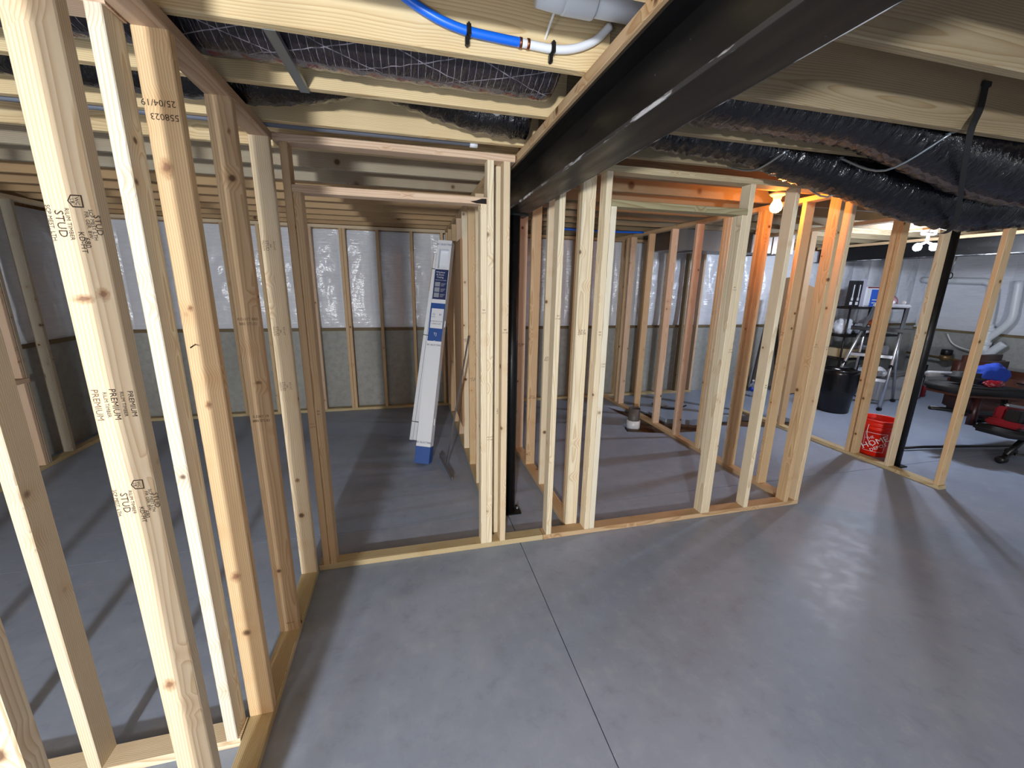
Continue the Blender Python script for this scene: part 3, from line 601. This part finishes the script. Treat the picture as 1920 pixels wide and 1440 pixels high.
o,M,L,wv,a,n=leanbox('long_carton','plain white bundled door trim leaning behind the labelled carton',(.02,4.60,.012),(.37,4.72,2.08),.13,.10,CARTON,z_up=(1,-.25,0))
W_,D_=.12,.09
for i,(x,wd,hh) in enumerate(((-.038,.036,L-.0),(.0,.036,L-.02),(.038,.036,L-.06))):
    bm=bmesh.new(); box(bm,(x,hh/2,0),(wd,hh,D_-.02*i)); finish('trim_board',bm,CARTON,o,M)
TIE=plain('twine',(90,86,78),.7)
for y in (L-.16,L*.58,.22):
    bm=bmesh.new(); box(bm,(0,y,0),(W_+.006,.008,D_+.006)); finish('twine',bm,TIE,o,M)
bbox('brown_end',(-.064,L-.20,-.01),(.008,.40,.06),KRAFTM,o,bev=.002,mw=M)
tag(bbox('brown_panel',(.522,4.42,1.25),(.014,.62,1.9),KRAFTM,None,None,.003),'brown cardboard sheet standing behind the leaning cartons','cardboard')
ts=empty('drywall_square',(.3,3.75,0),'grey metal T-square leaning against the left room partition','tool')
MT=plain('square_metal',(124,122,124),.45,.5)
h0=Vector((.264,4.06,.02)); h1=Vector((.335,3.49,.02)); Mh=frame(h0,h1,Z); bm=bmesh.new(); box(bm,(0,0,0),((h1-h0).length,.04,.012)); finish('head_bar',bm,MT,ts,Mh)
q0=Vector((.302,3.765,.03)); q1=Vector((.528,3.69,1.32)); Mb=frame(q0,q1,(h1-h0)); bm=bmesh.new(); box(bm,(0,0,0),((q1-q0).length,.045,.003)); finish('blade',bm,MT,ts,Mb)
# ------------------------------------------------------------------ drain stub in the trench and water bottle
dp=empty('drain_stub',(2.86,4.62,0),'grey drain pipe stub with white collar rising from the trench','pipe')
lathe('stub',[(.075,-.1),(.075,.22),(.068,.22),(.068,.2)],plain('grey_pvc',(96,92,90),.5),dp,(2.86,4.62,0))
lathe('collar',[(.088,-.1),(.088,.05),(.078,.055)],PVC,dp,(2.86,4.62,0))
dr=empty('floor_drain',(3.75,5.35,0),'round floor drain cover with a loop of hose behind the right partition','drain')
lathe('cover',[(.12,.001),(.12,.012),(.10,.016),(.02,.016)],LIGHTG,dr,(3.75,5.35,0)); tube('hose',[(3.6,5.2,.012),(3.8,5.08,.012),(4.0,5.15,.012),(4.1,5.2,.012)],.012,BLACKP,dr,8,6)
wb=empty('water_bottle',(5.6,5.5,0),'clear plastic water bottle with a blue wrap on the floor at the back','bottle')
CLR=plain('clear_plastic',(220,228,236),.05,trans=.9)
lathe('bottle',[(.042,0),(.044,.03),(.041,.05),(.044,.08),(.044,.19),(.034,.225),(.015,.25),(.015,.27)],CLR,wb,(5.6,5.5,0),20)
lathe('wrap',[(.0452,.10),(.0452,.165)],plain('bottle_blue',(20,60,170),.4),wb,(5.6,5.5,0),20); lathe('cap',[(.017,.265),(.017,.285),(.012,.288)],PAPER,wb,(5.6,5.5,0),16)
tag(bbox('dark_board',(5.95,5.72,.86),(.22,.03,1.7),BOARD,None,Matrix.Rotation(math.radians(5),3,'X'),.003),'narrow dark board leaning near the back wall behind the water bottle','board')
# ------------------------------------------------------------------ bucket
BX,BY=5.03,3.18
bk=empty('bucket',(BX,BY,0),'red-orange plastic bucket with white square logo behind the right partition','bucket')
lathe('pail',[(.140,0),(.145,.01),(.160,.30),(.168,.302),(.168,.315),(.163,.317),(.165,.345),(.173,.347),(.173,.36),(.166,.362),(.170,.395),(.178,.397),(.178,.41),(.166,.412),(.160,.40),(.14,.02),(.02,.016)],ORANGE,bk,(BX,BY,0),40)
hd=[Vector((BX+.185*math.cos(t),BY+.185*math.sin(t)*.2-.17*abs(math.sin(t))*0,.35-.16*math.sin(t)*1)) for t in [math.pi*i/14 for i in range(15)]]
tube('handle',[Vector((BX-.175,BY-.02,.36)),Vector((BX-.195,BY-.03,.27)),Vector((BX-.19,BY-.06,.18)),Vector((BX-.165,BY-.10,.13))],.003,WIRE,bk,6,4)
def on_pail(s,ang,z,sz,rot,mat=PAPER):
    # lettering lies on the pail side, facing the camera
    r=.142+.018*z/.3; nrm=Vector((math.cos(ang),math.sin(ang),.06)).normalized(); rg=Vector((-math.sin(ang),math.cos(ang),0)); up=nrm.cross(rg)
    rg2=rg*math.cos(rot)+up*math.sin(rot); up2=up*math.cos(rot)-rg*math.sin(rot)
    return text('logo_print',s,Vector((BX+r*math.cos(ang),BY+r*math.sin(ang),z)),rg2,up2,sz,mat,bk,.006)
ca=math.atan2(-BY,-BX)
CH=math.radians(34)
for s,da,z,sz in (('THE',-.28,.205,.042),('HOME',.02,.165,.085),('DEPOT',.26,.115,.05)): on_pail(s,ca+da,z,sz,CH)
bm=bmesh.new()
for i in range(8):
    t0=ca-.62+1.24*i/8; t1=ca-.62+1.24*(i+1)/8
    for z in (.055,.265):
        r=.1445+.018*z/.3; q=[bm.verts.new((BX+r*math.cos(t),BY+r*math.sin(t),zz)) for t,zz in((t0,z),(t1,z),(t1,z+.004),(t0,z+.004))]; bm.faces.new(q)
for t in (ca-.62,ca+.60):
    q=[bm.verts.new((BX+(.1445+.018*zz/.3)*math.cos(tt),BY+(.1445+.018*zz/.3)*math.sin(tt),zz)) for tt,zz in((t,.055),(t+.022,.055),(t+.022,.269),(t,.269))]; bm.faces.new(q)
finish('logo_frame',bm,PAPER,bk)
# ------------------------------------------------------------------ storage corner
tc_=empty('trash_can',(6.2,4.58,0),'black trash can lined with a black bag in front of the shelves','trash can')
lathe('can',[(.18,0),(.20,.02),(.23,.53),(.24,.55)],BLACKP,tc_,(6.2,4.58,0))
bm=bmesh.new(); prof=[(.232,.28),(.242,.34),(.240,.41),(.250,.48),(.254,.58),(.250,.635),(.232,.645),(.22,.59),(.19,.45)]; rings=[]
for r,z in prof: rings.append([bm.verts.new(((r+.014*noise.noise((j*.8,z*25,3)))*math.cos(2*math.pi*j/36),(r+.014*noise.noise((j*.8,z*25,3)))*math.sin(2*math.pi*j/36),z+.02*noise.noise((j*.5,z*4,1)))) for j in range(36)])
for A,B in zip(rings,rings[1:]):
    for j in range(36): bm.faces.new((A[j],A[(j+1)%36],B[(j+1)%36],B[j]))
bm.faces.new(rings[-1]); finish('bag',bm,GARB,tc_,Matrix.Translation((6.2,4.58,0)),True)
# tall carton with print
o=empty('tall_carton',(6.62,5.55,0),'tall brown cardboard carton with a person icon, leaning left of the shelves','box')
M=Matrix.Translation((6.62,5.55,0)) @ Matrix.Rotation(math.radians(-3),4,'Y') @ Matrix.Rotation(math.radians(-6),4,'X')
bm=bmesh.new()
pr=[(-.30,0),(.50,0),(.46,.35),(.10,1.62),(-.30,2.02),(-.34,1.2)]
pr=[(-.34,.02),(.50,.02),(.47,.45),(.36,1.75),(-.28,2.0),(-.36,1.2)]
A=[bm.verts.new((x,-.07,z)) for x,z in pr]; B=[bm.verts.new((x,.07,z)) for x,z in pr]
bm.faces.new(A); bm.faces.new(B[::-1])
for i in range(len(pr)): bm.faces.new((A[i],A[(i+1)%len(pr)],B[(i+1)%len(pr)],B[i]))
finish('carton',bm,KRAFTM,o,M)
def ot(s,x,z,sz,mat=INK,up=-1):
    R=M.to_3x3(); text('print',s,M @ Vector((x,-.07,z)),R @ Vector((up,0,0)),R @ Vector((0,0,up)),sz,mat,o,.003)
ot('CHNL INC',-.13,1.66,.075); ot('www.',-.02,1.74,.05)
bm=bmesh.new(); box(bm,(-.21,-.072,1.43),(.16,.003,.22)); finish('icon_panel',bm,BLACKP,o,M)
bm=bmesh.new(); bmesh.ops.create_circle(bm,cap_ends=True,segments=20,radius=.038,matrix=Matrix.Translation((-.21,-.0755,1.475)) @ Matrix.Rotation(math.pi/2,4,'X'))
q=[bm.verts.new((x,-.0755,z)) for x,z in((-.275,1.33),(-.145,1.33),(-.19,1.43),(-.23,1.43))]; bm.faces.new(q); finish('icon_figure',bm,KRAFTM,o,M)
for i in range(8):
    bm=bmesh.new(); box(bm,(.28,-.0715,.72+.055*i),(.20-.012*i,.003,.013)); finish('text_line',bm,INK,o,M)
ot('DHI',.10,.56,.12,INK,1)
# shelving
sh=empty('wire_shelving',(7.75,5.5,0),'black metal storage shelving loaded with household items at the back right','shelving')
SX=(7.12,8.36); SY=(5.30,5.72)
for x in SX:
    for y in SY: tube('post',[(x,y,0),(x,y,1.52)],.016,BLACKP,sh,10)
tube('post',[(7.55,5.30,0),(7.55,5.30,1.50)],.014,BLACKP,sh,10)
for z in (.22,.62,1.02,1.49):
    s_=bbox('shelf',((SX[0]+SX[1])/2,(SY[0]+SY[1])/2,z),(SX[1]-SX[0],SY[1]-SY[0],.03),BLACKP,sh,bev=.004)
    for i in range(6): tube('shelf_wire',[(SX[0],SY[0]+.07*i,z+.018),(SX[1],SY[0]+.07*i,z+.018)],.003,BLACKP,s_,6)
def item(name,label,cat,c,s,mat,rotz=0,bev=.006,group=None):
    return tag(bbox(name,c,s,mat,None,Matrix.Rotation(rotz,3,'Z'),bev),label,cat,group)
FB=plain('black_carton',(28,28,34),.5); LILAC=plain('lilac_carton',(190,188,206),.5); BWB=plain('blue_white_carton',(40,96,206),.45)
for i in range(2):
    x=7.15+i*.125
    f=empty('faucet_carton',(x,5.35,1.512),('left' if i==0 else 'right')+' of two black cartons with white faucet print on the top shelf','box','black faucet cartons')
    bbox('carton',(x,5.36,1.725),(.115,.06,.42),FB,f,bev=.004)
    bm=bmesh.new(); box(bm,(x,5.3285,1.76),(.018,.003,.22)); box(bm,(x,5.3285,1.64),(.04,.003,.05)); box(bm,(x-.01,5.3285,1.57),(.055,.003,.05)); finish('faucet_print',bm,PAPER,f)
tag(bbox('pale_carton',(7.385,5.37,1.741),(.08,.06,.45),LILAC,None,None,.005),'pale lilac upright carton beside the black faucet cartons','box')
f=empty('blue_carton',(7.58,5.36,1.512),'blue and white carton with red top edge on the top shelf','box')
bbox('carton',(7.59,5.37,1.68),(.30,.08,.33),PAPER,f,bev=.02); bm=bmesh.new(); box(bm,(7.64,5.3285,1.66),(.19,.003,.28)); finish('blue_panel',bm,BWB,f)
bm=bmesh.new(); box(bm,(7.59,5.3285,1.83),(.27,.004,.02)); finish('red_stripe',bm,RED,f)
for k in range(2):
    bm=bmesh.new(); box(bm,(7.65,5.3265,1.58+.05*k),(.12,.003,.016)); finish('text_line',bm,PAPER,f)
tag(lathe('faucet',[(.012,0),(.012,.20),(.018,.21),(.018,.24)],ALU,None,(7.70,5.6,1.51),14),'chrome faucet standing behind the blue carton','faucet')
def blob(name,label,cat,c,s,mat,seed,amp=.25,group=None):
    bm=bmesh.new(); bmesh.ops.create_icosphere(bm,subdivisions=4,radius=1.)
    for v in bm.verts:
        d=1+amp*noise.noise(v.co*1.6+Vector((seed,0,0)))+amp*.5*noise.noise(v.co*5+Vector((0,seed,0))); v.co*=d; v.co.z=max(v.co.z,-.72)
        v.co=Vector((v.co.x*s[0],v.co.y*s[1],v.co.z*s[2]))
    mz=min(v.co.z for v in bm.verts)
    return tag(finish(name,bm,mat,None,Matrix.Translation((c[0],c[1],c[2]-mz)),True),label,cat,group)
blob('plastic_bag','lumpy pink plastic bag on the top shelf','bag',(8.17,5.5,1.511),(.17,.14,.13),PINKC,1.)
blob('plastic_bag','clear white plastic bag on the second shelf at its left end','bag',(7.28,5.48,1.042),(.14,.13,.16),CLEARP,2.)
blob('orange_bundle','round orange ribbed bundle on the second shelf','bundle',(8.08,5.5,1.042),(.20,.14,.16),SALMON,3.,.08)
blob('plastic_bag','crumpled white bag beside the orange bundle','bag',(7.70,5.48,1.042),(.11,.12,.10),CLEARP,4.,.3)
item('envelope_stack','tan padded envelopes stacked on the third shelf','envelopes',(7.38,5.46,.722),(.34,.28,.150),TANP)
item('grey_tote','grey storage tote on the third shelf under clutter','tote',(8.05,5.5,.735),(.46,.32,.19),LIGHTG,0,.02)
item('clear_tote','clear lidded tote on the lowest shelf with a black rim','tote',(7.40,5.5,.350),(.30,.30,.21),CLEARP,0,.02)
blob('potted_greens','green leafy bundle on the floor beside the tall carton','plant',(6.93,5.82,0.),(.09,.09,.60),GREENC,5.,.35)
blob('plastic_bag','white and green plastic bag on the lowest shelf','bag',(7.95,5.5,.241),(.16,.14,.13),CLEARP,6.,.3)
item('dark_crate','dark grey crate under the lowest shelf','crate',(7.9,5.5,.095),(.5,.34,.18),plain('dark_grey',(74,76,82),.6),0,.012)
item('grey_tote','low wide grey tote on the floor behind the ladder','tote',(7.9,4.98,.2),(1.0,.36,.40),LIGHTG,0,.03)
item('folded_towels','folded grey cloths on top of the low grey tote','cloth',(7.95,4.98,.43),(.55,.28,.06),plain('grey_cloth',(130,128,130),.85),.2,.02)
blob('plastic_bag','bright white plastic bag on the low grey tote','bag',(7.5,4.95,.401),(.13,.12,.09),PAPER,7.,.3)
# ladder
la=empty('step_ladder',(7.1,4.6,0),'aluminium step ladder with black trays standing before the shelves','ladder')
F1=(6.92,4.42); F2=(6.50,4.96); T1=(7.40,4.66); T2=(7.18,4.97)
def rail(n_,p,q,r): return tube(n_,[p,q],r,ALU,la,10)
rail('front_rail',(F1[0],F1[1],.03),(T1[0],T1[1],1.56),.022); rail('front_rail',(F2[0],F2[1],.03),(T2[0],T2[1],1.56),.022)
rail('rear_leg',(7.70,4.75,.03),(7.30,4.64,1.20),.016); rail('rear_leg',(7.30,5.16,.03),(7.12,5.0,1.20),.016)
for p in ((F1[0],F1[1]),(F2[0],F2[1]),(7.70,4.75),(7.30,5.16)): bbox('foot',(p[0],p[1],.025),(.07,.05,.05),BLACKP,la,bev=.01)
def lerp(p,q,t): return Vector((p[0]+(q[0]-p[0])*t,p[1]+(q[1]-p[1])*t,.03+1.53*t))
for t in (.27,.50):
    p=lerp(F1,T1,t); q=lerp(F2,T2,t); Mx=frame(p,q,Z); bm=bmesh.new(); box(bm,(0,0,.03),((q-p).length-.03,.045,.09)); finish('step',bm,ALU,la,Mx)
    bm=bmesh.new(); box(bm,(0,.024,.03),((q-p).length-.04,.006,.085)); finish('tread',bm,BLACKP,la,Mx)
p=lerp(F1,T1,.76); q=lerp(F2,T2,.76); Mx=frame(p,q,Z); bm=bmesh.new(); box(bm,(0,0,.08),((q-p).length+.30,.05,.26)); finish('platform',bm,BLACKP,la,Mx)
p=lerp(F1,T1,1.); q=lerp(F2,T2,1.); Mx=frame(p,q,Z); bm=bmesh.new(); box(bm,(0,0,.03),((q-p).length+.06,.05,.20)); bmesh.ops.bevel(bm,geom=bm.edges[:],offset=.015,segments=2,affect='EDGES'); finish('top_tray',bm,LIGHTG,la,Mx)
for s,tt in ((F1,T1),(F2,T2)): pp=lerp(s,tt,.40); bbox('hinge_knob',tuple(pp),(.05,.05,.09),BLACKP,la,bev=.012)
for i,(x,y,mt) in enumerate(((7.21,4.90,ALU),(7.28,4.80,PAPER),(7.36,4.70,ALU))): tag(bbox('ladder_tool',(x,y,1.6105),(.05,.05,.05),mt,None,Matrix.Rotation(.2*i,3,'Z'),.012),('leftmost silver','middle white','rightmost silver')[i]+' small tool lying on the ladder tray','tool')
# weight bench with tools
bn=empty('exercise_bench',(6.3,2.9,0),'black padded exercise bench with T-shaped foot at the right edge','bench')
bm=bmesh.new(); box(bm,(0,0,0),(1.15,.34,.10)); bmesh.ops.bevel(bm,geom=bm.edges[:],offset=.03,segments=3,affect='EDGES'); finish('back_pad',bm,BLACKC,bn,Matrix.Translation((6.32,3.10,.70)) @ Matrix.Rotation(math.radians(-4),4,'Z') @ Matrix.Rotation(math.radians(5),4,'Y'),True)
bbox('pad_board',(6.32,3.10,.638),(1.12,.32,.022),BROWNL,bn,Matrix.Rotation(math.radians(5),3,'Y'),.004)
bm=bmesh.new(); box(bm,(0,0,0),(.86,.32,.09)); bmesh.ops.bevel(bm,geom=bm.edges[:],offset=.028,segments=3,affect='EDGES'); finish('seat_pad',bm,BLACKC,bn,Matrix.Translation((6.36,2.72,.30)) @ Matrix.Rotation(math.radians(9),4,'Y'),True)
tube('main_post',[(6.55,2.72,.24),(6.30,2.72,.05)],.03,BLACKP,bn,4)
tube('foot_bar',[(6.12,2.66,.035),(6.56,2.80,.035)],.028,BLACKP,bn,12)
for p in ((6.12,2.66),(6.56,2.80)): lathe('foot_cap',[(.02,-.045),(.04,-.035),(.04,.035),(.02,.045)],BLACKP,bn,n=16,mw=Matrix.Translation((p[0],p[1],.04)) @ Matrix.Rotation(math.pi/2,4,'Y'))
tube('upright',[(6.25,3.05,.63),(6.20,3.02,.30)],.045,plain('dark_red_frame',(60,26,28),.4),bn,4); tube('upright',[(6.72,3.05,.60),(6.75,3.02,.30)],.035,BLACKP,bn,4)
tube('cross_bar',[(5.62,3.10,.52),(6.2,3.05,.45),(6.9,3.02,.38)],.022,BLACKP,bn,10); tube('rear_bar',[(5.45,3.15,.03),(5.7,3.12,.035),(6.9,2.9,.04)],.016,BLACKP,bn,8)
tube('cross_bar',[(6.2,3.04,.34),(6.75,3.02,.32)],.02,BLACKP,bn,10)
tube('rear_bar',[(6.5,2.74,.03),(6.95,2.55,.03)],.012,BLACKP,bn,8)
chg=empty('battery_charger',(6.2,2.70,.36),'red and black multi-battery charger lying on the low bench pad','charger')
Rm=Matrix.Rotation(math.radians(9),3,'Y'); Mc=Matrix.Translation((6.26,2.68,.408)) @ Rm.to_4x4()
bbox('charger_base',(0,0,.0),(.56,.28,.07),RED,chg,bev=.018,mw=Mc); bbox('charger_edge',(0,-.12,-.02),(.54,.04,.03),BLACKP,chg,bev=.008,mw=Mc); bbox('handle',(.06,.10,.19),(.34,.04,.03),ALU,chg,bev=.012,mw=Mc)
bbox('housing',(.04,.09,.09),(.46,.10,.16),RED,chg,bev=.02,mw=Mc)
for i in range(4): b_=bbox('battery',(-.19+.125*i,-.03,.095),(.09,.11,.13),BLACKP,chg,bev=.012,mw=Mc); 
tag(bbox('tool_pouch',(5.98,3.06,.86),(.40,.20,.12),BLACKC,None,Matrix.Rotation(math.radians(5),3,'Y'),.05,None,True),'black soft tool pouch on the left end of the bench pad','bag')
blob('cloth','red cloth bunched on the bench pad edge','cloth',(6.30,2.98,.765),(.13,.06,.04),RED,9.,.3)
blob('cloth','bright blue cloth heaped on the bench pad','cloth',(6.50,3.13,.755),(.22,.12,.14),BLUEC,10.,.25)
tag(tube('grey_roll',[(5.80,3.30,.86),(6.24,3.30,.83)],.035,LIGHTG,None,14),'pale grey rolled tube lying behind the blue cloth','roll')
ac=empty('armchair',(8.25,3.8,0),'old brown leather armchair behind the exercise bench','chair')
bbox('seat',(8.25,3.85,.28),(.85,.75,.45),BROWNL,ac,bev=.06,smooth=True); bbox('backrest',(8.35,4.15,.62),(.95,.24,.50),BROWNL,ac,bev=.09,smooth=True); bbox('arm',(7.80,3.80,.48),(.18,.75,.34),BROWNL,ac,bev=.06,smooth=True); bbox('arm',(8.70,3.80,.48),(.18,.75,.34),BROWNL,ac,bev=.06,smooth=True)
fe=empty('red_jack',(8.62,4.95,0),'small red tool standing on the floor past the right column','tool')
lathe('body',[(.06,0),(.075,.02),(.07,.16),(.04,.20)],RED,fe,(8.62,4.95,0),16); tube('lever',[(8.62,4.95,.19),(8.68,4.98,.55)],.018,BLACKP,fe,8)
# ------------------------------------------------------------------ plumbing on the right wall
pl=empty('waste_stack',(9.7,4.9,0),'white plastic waste pipes with elbows on the right foundation wall','pipe')
xw=9.72
def pp(n_,pts,r,sub=5): return tube(n_,[(xw,y,z) for y,z in pts],r,PVC,pl,18,sub)
pp('horizontal_run',[(6.0,2.00),(5.2,1.975),(5.06,1.96),(4.97,1.90),(4.93,1.80),(4.90,1.55),(4.88,1.20)],.055)
pp('branch_run',[(4.66,1.97),(4.63,1.6),(4.62,1.38),(4.68,1.22),(4.78,1.08),(4.86,.98)],.055)
pp('main_stack',[(4.88,1.25),(4.86,.9),(4.84,.02)],.075)
pp('side_outlet',[(4.86,.62),(4.72,.82),(4.62,.95)],.062)
for z in (1.16,.92,.72,.52): lathe('pipe_hub',[(.088,-.03),(.088,.03)],PVC,pl,(xw,4.86,z),20)
mt=empty('water_meter',(9.6,5.28,.6),'brass water meter with black cap and valves low on the right wall','meter')
BRASS=plain('brass',(150,124,84),.4,.7)
lathe('meter_body',[(.06,-.06),(.09,-.03),(.09,.02),(.07,.05)],BRASS,mt,(9.62,5.28,.60),20); lathe('black_cap',[(.075,.05),(.08,.06),(.08,.14),(.07,.15)],BLACKP,mt,(9.62,5.28,.60),20)
tube('supply_pipe',[(9.62,5.9,.60),(9.62,5.1,.58),(9.62,4.95,.56)],.022,BRASS,mt,10); tube('valve',[(9.60,5.62,.63),(9.52,5.62,.66)],.03,BRASS,mt,8)
tag(tube('cable',[(9.76,5.42,1.02),(9.74,5.3,.86),(9.74,5.1,.78),(9.74,4.9,.77)],.012,WIRE,None,8,6),'white hose curving below the sill of the right wall','hose')
ch=empty('pull_hook',(9.3,5.2,2.2),'thin hook hanging from the ceiling before the right wall','hook')
tube('rod',[(9.1,5.194,2.50),(9.05,5.194,2.10)],.008,ALU,ch,8); tube('ring',[(9.05+.05*math.sin(2*math.pi*i/12),5.194,2.05+.05*math.cos(2*math.pi*i/12)) for i in range(13)],.008,BLACKP,ch,8)
